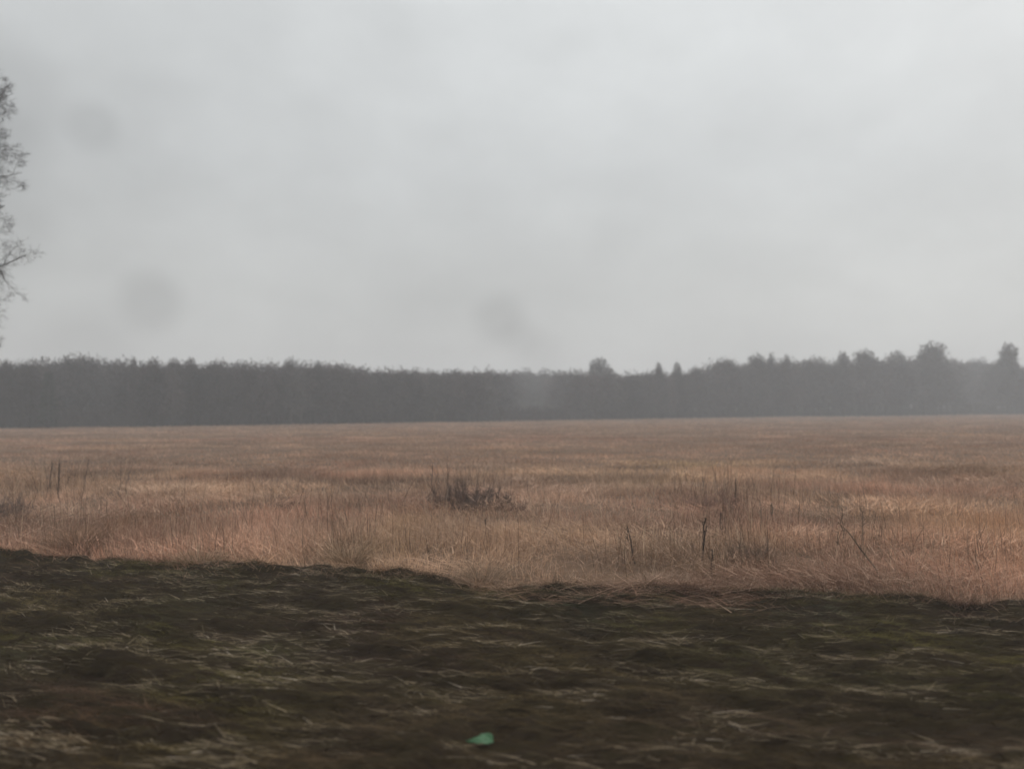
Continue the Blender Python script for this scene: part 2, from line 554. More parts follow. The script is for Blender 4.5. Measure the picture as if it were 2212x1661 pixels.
def verge_cols(x, y, n, bright):
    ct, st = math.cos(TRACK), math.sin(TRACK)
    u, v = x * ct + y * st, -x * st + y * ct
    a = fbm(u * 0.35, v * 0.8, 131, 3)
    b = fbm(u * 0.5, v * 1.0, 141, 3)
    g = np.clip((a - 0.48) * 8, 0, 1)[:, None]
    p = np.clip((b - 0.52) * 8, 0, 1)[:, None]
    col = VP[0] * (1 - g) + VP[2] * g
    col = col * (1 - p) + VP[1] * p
    # mossy, purplish and rusty stretches; the darkest paint the hollows' shade
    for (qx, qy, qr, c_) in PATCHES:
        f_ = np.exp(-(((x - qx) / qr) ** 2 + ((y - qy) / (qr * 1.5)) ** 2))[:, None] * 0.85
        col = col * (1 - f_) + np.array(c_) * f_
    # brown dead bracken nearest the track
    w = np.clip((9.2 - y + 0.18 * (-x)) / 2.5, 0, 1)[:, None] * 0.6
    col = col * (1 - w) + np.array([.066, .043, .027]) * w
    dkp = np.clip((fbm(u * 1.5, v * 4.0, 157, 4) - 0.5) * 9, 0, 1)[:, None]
    col = col * (1.12 - 0.72 * dkp)  # dark streaks: self-shadow of gaps in the litter, put into its colour
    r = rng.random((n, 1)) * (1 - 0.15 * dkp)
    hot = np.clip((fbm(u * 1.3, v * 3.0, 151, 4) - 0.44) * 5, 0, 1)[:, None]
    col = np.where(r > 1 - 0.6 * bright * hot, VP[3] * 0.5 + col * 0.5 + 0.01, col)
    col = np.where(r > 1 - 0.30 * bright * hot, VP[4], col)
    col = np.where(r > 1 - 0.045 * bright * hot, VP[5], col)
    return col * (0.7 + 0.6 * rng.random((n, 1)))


def verge_pts(n):
    x = rng.random(n) * 36 - 19
    y = 5.6 + rng.random(n) * 16
    k = (y < edge_y(x) + 0.05) & (np.abs(x) < 0.68 * y + 2)
    return x[k], y[k]


# short mossy tufts
x, y = verge_pts(330000)
n = len(x)
cl = fbm(x * 1.4, y * 1.8, 161, 3)
k = rng.random(n) < np.clip((cl - 0.25) * 3, 0.15, 1)
x, y, cl = x[k], y[k], cl[k]
n = len(x)
P = np.stack([x, y, verge_z(x, y) - 0.008], 1)
sg = rng.choice([0, PI], n)
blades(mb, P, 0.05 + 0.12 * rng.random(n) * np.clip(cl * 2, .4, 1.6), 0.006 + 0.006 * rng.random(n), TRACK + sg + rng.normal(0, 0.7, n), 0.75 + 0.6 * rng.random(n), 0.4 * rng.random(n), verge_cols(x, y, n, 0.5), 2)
# lying stems along the track
x, y = verge_pts(190000)
n = len(x)
P = np.stack([x, y, verge_z(x, y) + 0.012 + 0.03 * rng.random(n)], 1)
sg = rng.choice([0, PI], n)
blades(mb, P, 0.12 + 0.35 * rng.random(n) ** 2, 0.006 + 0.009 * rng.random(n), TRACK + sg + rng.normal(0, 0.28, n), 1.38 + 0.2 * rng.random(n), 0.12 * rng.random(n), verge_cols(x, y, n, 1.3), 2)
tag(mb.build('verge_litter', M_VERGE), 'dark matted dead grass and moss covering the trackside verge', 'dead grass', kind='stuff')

# ------------------------------------------------------------------ trees
BARKC = np.array([.055, .048, .042])


def tree_geo(seed, H=12.0, spread=0.32, n_twig=1500, twig_l=(0.7, 1.7), twig_w=0.07, low=0.12, dome=1.0, tw_col=(.060, .050, .046), trunk_r=0.16, sides=5, twig_levels=True, open_=0.0):
    """bare deciduous tree: trunk with limbs, crown of fine twigs filling an uneven volume. Returns two MBs."""
    rg = np.random.default_rng(seed)
    tr, cr = MB(), MB()
    pts = [Vector((0, 0, -0.2))]
    nseg = 8
    for k in range(1, nseg + 1):
        pts.append(Vector((rg.normal(0, 0.012) * H, rg.normal(0, 0.012) * H, H * 0.86 * k / nseg)))
    tube(tr, pts, [trunk_r * H / 12 * (1.25 - 1.17 * (k / nseg) ** 0.8) for k in range(nseg + 1)], BARKC, sides)
    limbs = []
    nl = int(20 + 10 * rg.random())
    R = spread * H
    for k in range(nl):
        f = low + (0.92 - low) * (k + rg.random()) / nl
        base = pts[min(int(f * H / (H * 0.86) * nseg), nseg)].lerp(pts[min(int(f * H / (H * 0.86) * nseg) + 1, nseg)], 0.5) if f < 0.84 else pts[-2]
        base = Vector((base.x, base.y, min(f * H * 0.86, H * 0.84)))
        env = math.sqrt(max(0.05, 1 - ((f - 0.45) / 0.6) ** 2)) ** dome
        az = k * 2.4 + rg.normal(0, 0.4)
        ln = R * env * (0.7 + 0.5 * rg.random())
        up = 0.35 + 0.9 * f + rg.normal(0, 0.12)
        d = Vector((math.cos(az), math.sin(az), up)).normalized()
        p, lp = base.copy(), [base.copy()]
        for j in range(4):
            d = (d + Vector((rg.normal(0, .13), rg.normal(0, .13), rg.normal(0.05, .1)))).normalized()
            p = p + d * ln / 4
            lp.append(p.copy())
        r0 = trunk_r * H / 12 * 0.38 * (1 - 0.6 * f)
        tube(tr, lp, [r0 * (1 - 0.2 * j) for j in range(5)], BARKC, 4)
        limbs.append(lp)
    # boughs off limbs, then twigs off both
    boughs = []
    for lp in limbs:
        for j in range(7):
            t = 0.25 + 0.75 * rg.random()
            i = min(int(t * 4), 3)
            b = lp[i].lerp(lp[i + 1], t * 4 - i)
            d = (lp[i + 1] - lp[i]).normalized()
            d = (d + Vector(rg.normal(0, 0.6, 3)) + Vector((0, 0, 0.25))).normalized()
            ln = R * (0.22 + 0.25 * rg.random())
            m1 = b + d * ln * 0.5
            d2 = (d + Vector(rg.normal(0, 0.25, 3)) + Vector((0, 0, 0.15))).normalized()
            e1 = m1 + d2 * ln * 0.5
            tube(cr, [b, m1, e1], [0.018 * H / 12 + 0.012, 0.014 * H / 12 + .008, 0.006], BARKC, 3)
            boughs.append((b, m1, e1))
    nb = len(boughs)
    bi = rg.integers(0, nb, n_twig)
    B = np.array([[tuple(q) for q in b] for b in boughs])[bi]
    t = rg.random(n_twig)[:, None] ** 0.7
    P = np.where(t < 0.5, B[:, 0] + (B[:, 1] - B[:, 0]) * t * 2, B[:, 1] + (B[:, 2] - B[:, 1]) * (t * 2 - 1))
    D = (B[:, 2] - B[:, 0])
    D /= np.linalg.norm(D, axis=1)[:, None]
    D = D + rg.normal(0, 0.55, (n_twig, 3)) + np.array([0, 0, 0.3])
    D /= np.linalg.norm(D, axis=1)[:, None]
    Lr = twig_l[0] + (twig_l[1] - twig_l[0]) * rg.random(n_twig)
    col = np.array(tw_col) * (0.6 + 0.8 * rg.random((n_twig, 1)))
    slivers(cr, P, D, Lr * H / 12, twig_w * (0.6 + 0.8 * rg.random(n_twig)), col)
    if twig_levels:                       # side twiglets
        idx = rg.integers(0, n_twig, n_twig)
        P2 = P[idx] + D[idx] * (Lr[idx] * H / 12 * (0.2 + 0.7 * rg.random(n_twig)))[:, None]
        D2 = D[idx] + rg.normal(0, 0.6, (n_twig, 3))
        D2 /= np.linalg.norm(D2, axis=1)[:, None]
        slivers(cr, P2, D2, Lr * 0.55 * H / 12, twig_w * 0.6, col)
    return tr, cr


def dome_geo(seed, H=12.0, R=3.6, n=1500, w=0.13, low=0.22, lobes=8, squash=1.0, tw_col=(.058, .050, .047)):
    """bare tree seen from afar: trunk, limbs and a rounded, lobed crown of short outward twigs"""
    rg = np.random.default_rng(seed)
    tr, cr = MB(), MB()
    tube(tr, [(0, 0, -.2), (rg.normal(0, .15), rg.normal(0, .15), H * .4), (rg.normal(0, .3), rg.normal(0, .3), H * .75)], [.22, .15, .05], BARKC, 5)
    cs = []
    for k in range(lobes):
        f = (k + 0.5) / lobes
        z = H * (low + 0.12 + (0.80 - low - 0.12) * f)
        env = math.sin(PI * min(1, (f * 0.78 + 0.22))) ** 0.7
        a = k * 2.4 + rg.normal(0, .5)
        rr = R * 0.55 * env * (0.6 + 0.6 * rg.random())
        c = np.array([math.cos(a) * rr, math.sin(a) * rr, z])
        cs.append((c, R * (0.42 + 0.22 * rg.random()) * (0.65 + 0.35 * env), H * 0.13 * (0.8 + 0.5 * rg.random()) * squash))
        tube(tr, [(0, 0, z - H * .2), tuple(c * np.array([.5, .5, 1]) - np.array([0, 0, H * .05])), tuple(c)], [.09, .06, .02], BARKC, 4)
    cs.append((np.array([0, 0, H * .80]), R * 0.52, H * 0.17))
    wts = np.array([c[1] ** 2 for c in cs])
    bi = rg.choice(len(cs), n, p=wts / wts.sum())
    ctr = np.array([c[0] for c in cs])[bi]
    rx = np.array([c[1] for c in cs])[bi]
    rz = np.array([c[2] for c in cs])[bi]
    d = rg.normal(size=(n, 3))
    d /= np.linalg.norm(d, axis=1)[:, None]
    t = 0.95 * rg.random(n) ** 0.5
    P = ctr + d * np.stack([rx, rx, rz], 1) * t[:, None]
    D = d * 0.45 + rg.normal(0, .5, (n, 3)) + np.array([0, 0, .5])
    D /= np.linalg.norm(D, axis=1)[:, None]
    slivers(cr, P, D, (0.30 + 0.4 * rg.random(n)) * H / 12, w * (.6 + .8 * rg.random(n)), np.array(tw_col) * (0.65 + 0.7 * rg.random((n, 1))))
    return tr, cr


def spruce_geo(seed, H=12.0, R=2.2):
    rg = np.random.default_rng(seed)
    tr, cr = MB(), MB()
    tube(tr, [(0, 0, -.2), (0.03, 0, H * .5), (0, 0, H * .98)], [.17, .1, .02], BARKC, 6)
    n = 3200
    f = rg.random(n) ** 0.75 * 0.93 + 0.07
    az = rg.random(n) * 2 * PI
    rr = R * (1.04 - f) * (0.75 + 0.35 * np.sin(f * 60 + rg.random(n)))
    t = rg.random(n) ** 0.6
    P = np.stack([np.cos(az) * rr * t, np.sin(az) * rr * t, f * H - 0.25 * rr * t], 1)
    D = np.stack([np.cos(az), np.sin(az), -0.25 + 0 * az], 1) + rg.normal(0, .35, (n, 3))
    D /= np.linalg.norm(D, axis=1)[:, None]
    slivers(cr, P, D, 0.4 + 0.5 * rg.random(n), 0.22, np.array([.035, .042, .032]) * (0.6 + 0.7 * rg.random((n, 1))))
    return tr, cr


# the mass of the wood
SKY_PX = [(-700, 770), (0, 781), (30, 782), (90, 777), (260, 777), (300, 780), (480, 781), (600, 781), (700, 783), (740, 785), (800, 793), (950, 797),
          (1020, 796), (1100, 797), (1230, 797), (1330, 801), (1400, 801), (1500, 799), (1540, 783), (1600, 778), (1660, 776), (1720, 778), (1800, 777), (1900, 773),
          (2000, 766), (2050, 770), (2100, 778), (2160, 774), (2212, 792), (2900, 780)]
GAP = lambda px: 110 * math.exp(-((px - 1150) / 62.0) ** 2) + 70 * math.exp(-((px - 2105) / 42.0) ** 2) + 45 * math.exp(-((px - 190) / 60.0) ** 2)

protos = []
for s in range(7):
    tr, cr = dome_geo(100 + s, 12, 3.2 + 0.35 * (s % 4), 1700, 0.21, 0.10, 9, 1.0, (.056 + .004 * (s % 3), .049, .046 + .003 * (s % 2)))
    a, b = tr.arrays(), cr.arrays()
    n0 = len(a[0])
    protos.append((np.concatenate([a[0], b[0]]), np.concatenate([a[1], b[1] + n0]), np.concatenate([a[2], b[2] + n0]), np.concatenate([a[3], b[3]])))
mb = MB()
rw = random.Random(5)
for px0 in range(-420, 2680, 15):
    for row in range(5):
        if row == 4 and px0 % 30:
            continue
        px = px0 + rw.uniform(-8, 8)
        D = wood_dist(px) + GAP(px) + 2.0 + row * 6 + rw.uniform(-1.5, 2.5)
        ytop = float(np.interp(px, [p[0] for p in SKY_PX], [p[1] for p in SKY_PX])) + 1.5
        H = height_at(px, ytop, D) * (rw.uniform(0.93, 1.03) if row == 4 else rw.uniform(0.82, 0.95))
        x = xat(px, 900, D)
        v, f3, f4, c = protos[rw.randrange(len(protos))]
        s = H / 10.9
        an = rw.random() * 2 * PI
        sx = s * rw.uniform(0.8, 1.15)
        ca, sa = math.cos(an) * sx, math.sin(an) * sx
        vv = np.stack([v[:, 0] * ca - v[:, 1] * sa + x, v[:, 0] * sa + v[:, 1] * ca + D, v[:, 2] * s], 1)
        mb.add(vv, f3, f4, c * rw.uniform(0.45, 1.6))
# scrub along the wood's foot
n = 90000
px = rng.random(n) * 3100 - 450
D = np.interp(px, [p[0] for p in WOOD_PX], WY) + 1 - 7 * np.clip(fbm(px * 0.021, px * 0 + 2.2, 175, 4) - 0.42, 0, 1) * 2 + rng.random(n) * 24
x = (px - FW / 2) / FPX * D
hgt = 0.4 + 4.6 * fbm(x * 0.12, D * 0.12, 171, 3)
P = np.stack([x, D, hgt * rng.random(n) ** 1.3], 1)
Dv = np.stack([rng.normal(0, .4, n), rng.normal(0, .4, n), np.ones(n)], 1)
Dv /= np.linalg.norm(Dv, axis=1)[:, None]
slivers(mb, P, Dv, 0.8 + 1.2 * rng.random(n), 0.12, np.array([.05, .042, .039]) * (0.6 + 0.8 * rng.random((n, 1))))
tag(mb.build('woodland', M_TWIG), 'grey bare winter wood standing in mist along the far side of the field', 'woodland', kind='stuff')

# single trees whose crowns can be told apart on the skyline
CROWNS = []
for s in range(5):
    R_ = (3.6, 3.0, 4.4, 1.7, 3.2)[s]
    tr, cr = dome_geo(300 + s, 12, R_, 5200 if s != 3 else 3000, 0.15, 0.15 if s != 3 else 0.1, 8 + s % 3, (1.0, .9, .85, 1.25, 1.0)[s])
    CROWNS.append((tr.mesh('trunk', M_BARK), cr.mesh('crown', M_TWIG), 2 * R_ * 1.02))
tr, cr = spruce_geo(401)
SPRUCE = (tr.mesh('trunk', M_BARK), cr.mesh('crown', M_TWIG), 4.4)

TREES = [  # centre px, crown width px, top py, prototype, label
    (1504, 36, 789, 0, 'low dark round crown just left of the broad tall trees on the right'),
    (1568, 64, 769, 2, 'broad rounded bare tree where the taller right-hand wood begins'),
    (1636, 50, 761, 0, 'bare tree with humped crown beside a slim upright one, right of the broad rounded tree'),
    (1668, 18, 759, 3, 'slim upright bare tree squeezed between a humped crown and a small round one'),
    (1701, 24, 764, 1, 'small round crown left of the wide flat dome in the right-hand wood'),
    (1758, 78, 766, 2, 'wide dome-shaped crown left of the narrow columnar tree and its sky notch'),
    (1822, 30, 757, 3, 'narrow columnar tree rising beside a deep notch of sky'),
    (1870, 66, 752, 0, 'tall steep dome-shaped tree right of the narrow columnar tree'),
    (1941, 44, 755, 1, 'pale misty crown between the steep dome and the tallest broad tree'),
    (2018, 74, 735, 0, 'tallest broad bare tree of the whole wood, dark in the mist'),
    (2108, 70, 776, 2, 'pale low tree fading into mist between the two tallest trees'),
    (2181, 42, 738, 3, 'tall narrow tree near the right end of the wood'),
    (2216, 40, 794, 1, 'low dark crown cut by the right border of the view'),
    (1294, 56, 772, 4, 'pale bushy treetop standing alone above the flat middle of the wood'),
    (1424, 22, 781, 1, 'small pointed treetop, left of a pair above the low wood'),
    (1464, 24, 781, 4, 'small pointed treetop, right of a pair above the low wood'),
    (287, 16, 767, 3, 'thin spiky treetop at the left end of the wavy row of crowns'),
    (330, 36, 773, 0, 'first rounded crown right of the thin spike in the wavy row'),
    (375, 34, 771, 1, 'second rounded crown right of the thin spike in the wavy row'),
    (412, 32, 771, 4, 'third rounded crown right of the thin spike, sharpest of the wavy row'),
    (466, 48, 773, 2, 'widest rounded crown at the right end of the wavy row'),
    (170, 110, 759, 2, 'big broad crown rising highest above the left part of the wood'),
    (626, 30, 775, 0, 'small rounded crown on the level skyline left of centre'),
    (687, 24, 777, 1, 'last small rounded crown before the skyline drops towards the middle'),
    (13, 34, 775, 0, 'rounded crown cut by the left border of the view'),
    (60, 44, 774, 2, 'rounded crown second from the left border of the view'),
]
GROUP_T = 'bare trees of the far wood'
for i, (px, wpx, ytop, pi_, label) in enumerate(TREES):
    back = 60 if 'misty' in label or 'fading' in label or 'pale bushy' in label else 3.5
    D = wood_dist(px) + back * 0.9 + (GAP(px) * 0.4)
    H = height_at(px, ytop, D)
    W = wpx / FPX * D
    tm, cm, w0 = CROWNS[pi_]
    e = empty('bare_tree', (xat(px, 900, D), D, 0), i * 1.3)
    sc = H / 11.7
    sw = max(0.45 * sc, min(2.2 * sc, 1.65 * W / w0))
    e.scale = (sw, sw, sc)
    for nm, me in (('trunk', tm), ('crown', cm)):
        o = bpy.data.objects.new(nm, me)
        C.objects.link(o)
        o.parent = e
    tag(e, label, 'tree', GROUP_T)
# dark spruce in front of the left part of the wood
px, D = 104, wood_dist(104) - 1.0
e = empty('spruce_tree', (xat(px, 900, D), D, 0))
H = height_at(px, 803, D)
e.scale = (1.15, 1.15, H / 12.2)
for nm, me in (('trunk', SPRUCE[0]), ('crown', SPRUCE[1])):
    o = bpy.data.objects.new(nm, me)
    C.objects.link(o)
    o.parent = e
tag(e, 'dark pointed conifer standing before the left part of the wood', 'tree')

# near bare tree at the left border, mostly outside the view
def near_tree(seed, H):
    rg = np.random.default_rng(seed)
    tr, cr = MB(), MB()
    ends = []

    def grow(p, d, ln, r, lev):
        k = 5
        pts = [p.copy()]
        for j in range(k):
            d = (d + Vector(rg.normal(0, .10 + .04 * lev, 3)) + Vector((0, 0, .05 if lev < 3 else -.02))).normalized()
            p = p + d * ln / k
            pts.append(p.copy())
        tube(tr if lev < 2 else cr, pts, [r * (1 - 0.75 * j / k) for j in range(k + 1)], BARKC * 1.1, (9, 6, 4, 3, 3)[lev])
        if lev == 4:
            ends.append(pts)
            return
        nch = (38, 8, 7, 5)[lev]
        for c in range(nch):
            t = (0.28 if lev == 0 else 0.2) + (0.98 - 0.28) * (c + rg.random()) / nch
            t = min(t, 0.99)
            i = min(int(t * k), k - 1)
            b = pts[i].lerp(pts[i + 1], t * k - i)
            dd = (pts[i + 1] - pts[i]).normalized()
            o = dd.orthogonal().normalized()
            o.rotate(Matrix.Rotation(c * 2.4 + rg.normal(0, .5), 3, dd))
            an = (1.0, .85, .8, .75)[lev] + rg.normal(0, .15)
            nd = (dd * math.cos(an) + o * math.sin(an)).normalized()
            l2 = ln * (0.23, .52, .5, .5)[lev] * (1.15 - 0.55 * t) * (0.75 + 0.5 * rg.random())
            grow(b, nd, l2, r * (1 - .75 * t) * 0.55 + 0.0015, lev + 1)

    grow(Vector((0, 0, -.3)), Vector((0, 0, 1)), H, H * 0.010, 0)
    E = np.array([[tuple(q) for q in p] for p in ends])
    m = 14
    n = len(E) * m
    idx = np.repeat(np.arange(len(E)), m)
    j = rg.integers(1, 6, n)
    P = E[idx, j]
    D = E[idx, 5] - E[idx, 0]
    D /= np.linalg.norm(D, axis=1)[:, None]
    D = D + rg.normal(0, .55, (n, 3))
    D /= np.linalg.norm(D, axis=1)[:, None]
    slivers(cr, P, D, 0.16 + 0.4 * rg.random(n), 0.008, np.array([.08, .07, .066]))
    return tr, cr


tr, cr = near_tree(77, 32.0)
e = empty('bare_tree', (-36.3, 48.0, 0), 3.15)
e.scale = (0.82, 0.82, 0.71)
e.name = 'bare_tree'
tr.build('trunk', M_BARK, e, smooth=True)
cr.build('crown', M_TWIG, e)
tag(e, 'tall bare tree with thin twigs reaching into the sky at the left border', 'tree')

# ------------------------------------------------------------------ single plants in the field
DK = np.array([.070, .050, .042])


def loc_at(px, py, z=0.05):
    p = hit(px, py, z)
    return (p.x, p.y, float(field_z(p.x, p.y)))


def shrub(px, py, wpx, hpx, label, n=420, col=DK, seed=1, name='dead_shrub', cat='shrub', up=1.0):
    """twiggy bush: fan of stems, twigs off the stems"""
    rg = np.random.default_rng(seed)
    x, y, z = loc_at(px, py)
    W, H = wpx / FPX * y, hpx / FPX * y
    e = empty(name, (x, y, z))
    tw = MB()
    ns = 14 + int(W * 5)
    ends = []
    for k in range(ns):
        a = rg.random() * 2 * PI
        r = W / 2 * math.sqrt(rg.random())
        b = Vector((math.cos(a) * r * 0.8, math.sin(a) * r * 0.5, -0.05))
        t = Vector((math.cos(a) * r * 1.1, math.sin(a) * r, H * (0.35 + 0.65 * rg.random()) * (1.1 - 0.55 * r / (W / 2))))
        m = b.lerp(t, 0.5) + Vector((rg.normal(0, .06), rg.normal(0, .06), 0))
        st = MB()
        tube(st, [b, m, t], [.009, .007, .003], col * 0.9, 4)
        st.build('stem', M_STALK, e)
        ends.append((b, m, t))
    B = np.array([[tuple(q) for q in s] for s in ends])[rg.integers(0, ns, n)]
    t = rg.random((n, 1)) ** 1.5
    P = np.where(t < .5, B[:, 0] + (B[:, 1] - B[:, 0]) * t * 2, B[:, 1] + (B[:, 2] - B[:, 1]) * (t * 2 - 1))
    D = np.stack([rg.normal(0, .55, n), rg.normal(0, .55, n), up * np.abs(rg.normal(0.7, .4, n))], 1)
    D /= np.linalg.norm(D, axis=1)[:, None]
    slivers(tw, P, D, (0.12 + 0.30 * rg.random(n)) * min(1.6, H / 0.7), 0.007 + 0.008 * rg.random(n), col * (0.6 + 0.8 * rg.random((n, 1))))
    tw.build('twigs', M_STALK, e)
    tag(e, label, cat)
    return e


shrub(1012, 1096, 175, 66, 'dark purplish twiggy shrub standing alone in the middle of the field', 4200, DK * 2.0, 11, up=1.2)
shrub(1104, 1100, 78, 30, 'low dark clump just right of the twiggy shrub in mid field', 650, DK * np.array([1.9, 1.6, 1.5]), 12, up=1.5)
shrub(8, 1112, 120, 62, 'dark purple-grey shrub cut by the left border of the field', 900, np.array([.17, .125, .105]), 13, up=1.4)
shrub(628, 1102, 52, 34, 'small brown shrub among dry grass left of the twiggy shrub', 300, np.array([.13, .088, .066]), 14)
shrub(1668, 1246, 58, 78, 'bushy brown dead weed at the field edge right of the tangle of stalks', 260, np.array([.24, .16, .112]), 15, 'dead_weed', 'weed', 1.8)
shrub(1608, 1222, 96, 70, 'dark tangle of broken weeds between the tall dark stalk and the bushy weed', 1200, np.array([.15, .105, .078]), 16, 'dead_weed', 'weed', 1.1)
shrub(1545, 1110, 130, 66, 'wide thin reddish thicket of dead weeds behind the tall dark stalk', 1800, np.array([.24, .15, .115]), 17, 'dead_weed', 'weed', 1.0)


def tussock(px, py, wpx, hpx, label, n=520, seed=1, col=(.30, .215, .14)):
    rg = np.random.default_rng(seed)
    p = hit(px, py, 0.1)
    x, y = p.x, p.y
    z = float(max(field_z(x, y), -0.02))
    W, H = wpx / FPX * y, hpx / FPX * y
    mb = MB()
    r = np.sqrt(rg.random(n)) * W * 0.22
    a = rg.random(n) * 2 * PI
    P = np.stack([np.cos(a) * r, np.sin(a) * r, -0.03 + 0 * r], 1)
    ln = (0.12 + 1.0 * r / (W * 0.22)) * 0.6
    blades(mb, P, H * (0.7 + 0.6 * rg.random(n)), .012, a + rg.normal(0, .4, n), ln * (0.5 + 0.7 * rg.random(n)), 0.7 + 0.9 * rg.random(n), np.array(col) * (0.55 + 0.75 * rg.random((n, 1))), 4)
    o = mb.build('grass_tussock', M_DRY)
    o.location = (x, y, z)
    tag(o, label, 'grass tussock', 'arching grass tussocks on the field edge')
    return o


tussock(432, 1222, 160, 66, 'arching straw tussock behind the dark mound left of centre', 600, 1)
tussock(755, 1222, 100, 88, 'upright pale tussock at the verge edge left of the olive patch', 480, 2, (.33, .23, .15))
tussock(165, 1192, 150, 90, 'reddish brown tussock near the left end of the field edge', 560, 3, (.24, .15, .10))
tussock(1040, 1268, 110, 96, 'straw tussock spilling forward over the verge in the middle', 560, 4, (.32, .225, .155))
tussock(1430, 1270, 150, 60, 'flattened pale straw heap left of the tall dark stalk', 700, 5, (.34, .24, .175))


def stalk(px, top, bot, label, lean=0.0, thick=1.0, col=(.060, .042, .035), twigs=7, seed=0, cat='weed stalk', z=0.05, group='dead weed stalks in the field'):
    """dead weed stalk: stem, short side twigs and a ragged seed head"""
    rg = np.random.default_rng(500 + seed)
    x, y, zz = loc_at(px, bot, z)
    H = height_at(px, top, y) - zz
    e = empty('weed_stalk', (x, y, zz))
    st, hd = MB(), MB()
    dx = lean / FPX * y
    pts = [Vector((dx * (k / 5) ** 1.2 + rg.normal(0, .018), rg.normal(0, .018), -0.04 + (H + .04) * k / 5)) for k in range(6)]
    tube(st, pts, [.016 * thick * (1 - 0.12 * k) for k in range(6)], col, 5)
    for k in range(twigs):
        t = 0.3 + 0.65 * rg.random()
        i = min(int(t * 5), 4)
        b = pts[i].lerp(pts[i + 1], t * 5 - i)
        d = Vector((rg.normal(0, .8), rg.normal(0, .8), 0.9)).normalized()
        L_ = H * (0.08 + 0.12 * rg.random())
        sw_ = MB()
        tube(sw_, [b, b + d * L_ * .6, b + (d + Vector((0, 0, .25))).normalized() * L_], [.006 * thick, .005, .003], col, 3)
        sw_.build('side_twig', M_STALK, e)
    n = 30
    P = np.array([tuple(pts[-1])] * n) - np.array([0, 0, 1]) * (rg.random((n, 1)) * H * 0.4)
    D = rg.normal(0, .6, (n, 3)) + np.array([0, 0, .8])
    D /= np.linalg.norm(D, axis=1)[:, None]
    slivers(hd, P, D, 0.03 + 0.07 * rg.random(n), 0.014 * thick, np.array(col) * (0.8 + 0.6 * rg.random((n, 1))))
    st.build('stem', M_STALK, e)
    hd.build('seed_head', M_STALK, e)
    tag(e, label, cat, group)


stalk(1517, 1118, 1212, 'thick dark upright stalk at the field edge, darkest of all', 6, 1.7, (.035, .026, .022), 6, 1)
stalk(1588, 1034, 1100, 'dark stalk rising from the reddish thicket of weeds', 2, 1.5, (.05, .036, .03), 5, 2)
stalk(1372, 1138, 1212, 'leaning dark stalk above the flattened straw heap', -18, 1.3, (.06, .045, .036), 5, 3)
stalk(1049, 1122, 1166, 'short dark stalk below the twiggy shrub in mid field', 0, 1.2, (.07, .05, .04), 3, 4)
stalk(1645, 1078, 1166, 'tall pale thin stalk right of the reddish thicket', -2, 1.1, (.26, .19, .14), 4, 5)
stalk(1668, 1086, 1146, 'olive grey stalk right of the tall pale thin stalk', 1, 1.4, (.10, .08, .06), 6, 6)
stalk(1537, 1186, 1246, 'short brown stalk right beside the thick dark stalk', 2, 1.3, (.09, .065, .05), 4, 7)
stalk(1558, 1108, 1168, 'thin brown stalk midway between the thick dark stalk and the reddish thicket', -3, 1.1, (.075, .055, .045), 4, 8)
stalk(108, 1000, 1062, 'leftmost thin stalk of the three near the left border', 3, 1.5, (.10, .07, .055), 5, 9)
stalk(126, 990, 1078, 'tallest thin stalk of the three near the left border', 2, 1.5, (.10, .07, .055), 5, 10)
stalk(183, 992, 1050, 'rightmost thin stalk of the three near the left border, leaning', 6, 1.3, (.12, .085, .065), 4, 11)
stalk(933, 1004, 1060, 'thin sprig standing at the left side of the twiggy shrub', 2, 1.3, (.10, .07, .058), 6, 12)
stalk(1906, 1126, 1246, 'long broken stem leaning far over at the right of the field', -92, 1.2, (.13, .095, .07), 6, 13)
stalk(1862, 1106, 1190, 'thin upright stalk beside the long leaning broken stem', 2, 1.0, (.14, .10, .075), 5, 14)
stalk(1822, 1096, 1176, 'thin twiggy stalk left of the long leaning broken stem', -4, 1.0, (.14, .10, .075), 6, 15)

# ------------------------------------------------------------------ green scrap of plastic lying on the verge
m, nt, N, L = new_mat('green_plastic')
out = N('ShaderNodeOutputMaterial')
pb = N('ShaderNodeBsdfPrincipled')
no = N('ShaderNodeTexNoise')
no.inputs['Scale'].default_value = 30
rp = N('ShaderNodeValToRGB')
rp.color_ramp.elements[0].color = (.017, .070, .022, 1)
rp.color_ramp.elements[1].color = (.032, .120, .040, 1)
L(no.outputs['Fac'], rp.inputs[0])
L(rp.outputs[0], pb.inputs['Base Color'])
pb.inputs['Roughness'].default_value = 0.55
L(pb.outputs[0], out.inputs['Surface'])
q = hit(1036, 1611, 0.2)
nu, nv = 26, 14
U, Vv = np.meshgrid(np.linspace(0, 1, nu), np.linspace(0, 1, nv))
half = 0.15 * np.sin(np.clip(U * 1.25, 0, 1) * PI * 0.5) * np.where(U > 0.8, np.sqrt(np.clip((1.04 - U) / 0.24, 0, 1)), 1)
PX = (U - 0.5) * 0.265
PY = (Vv - 0.5) * half * 1.1
PZ = 0.014 * np.sin(np.clip(U * 1.1, 0, 1) * PI) * (1 - (2 * Vv - 1) ** 2 * 0.7) + 0.03 * (vnoise(U * 7, Vv * 5, 3) - 0.5) + 0.018 * U * Vv
top = np.stack([PX, PY, PZ], 2).reshape(-1, 3)
bot = top - np.array([0, 0, 0.004])
ii = (np.arange(nv - 1)[:, None] * nu + np.arange(nu - 1)).ravel()
fq = np.stack([ii, ii + 1, ii + nu + 1, ii + nu], 1)
rim = [k for k in range(nu)] + [k * nu + nu - 1 for k in range(1, nv)] + [(nv - 1) * nu + k for k in range(nu - 2, -1, -1)] + [k * nu for k in range(nv - 2, 0, -1)]
nt_ = len(top)
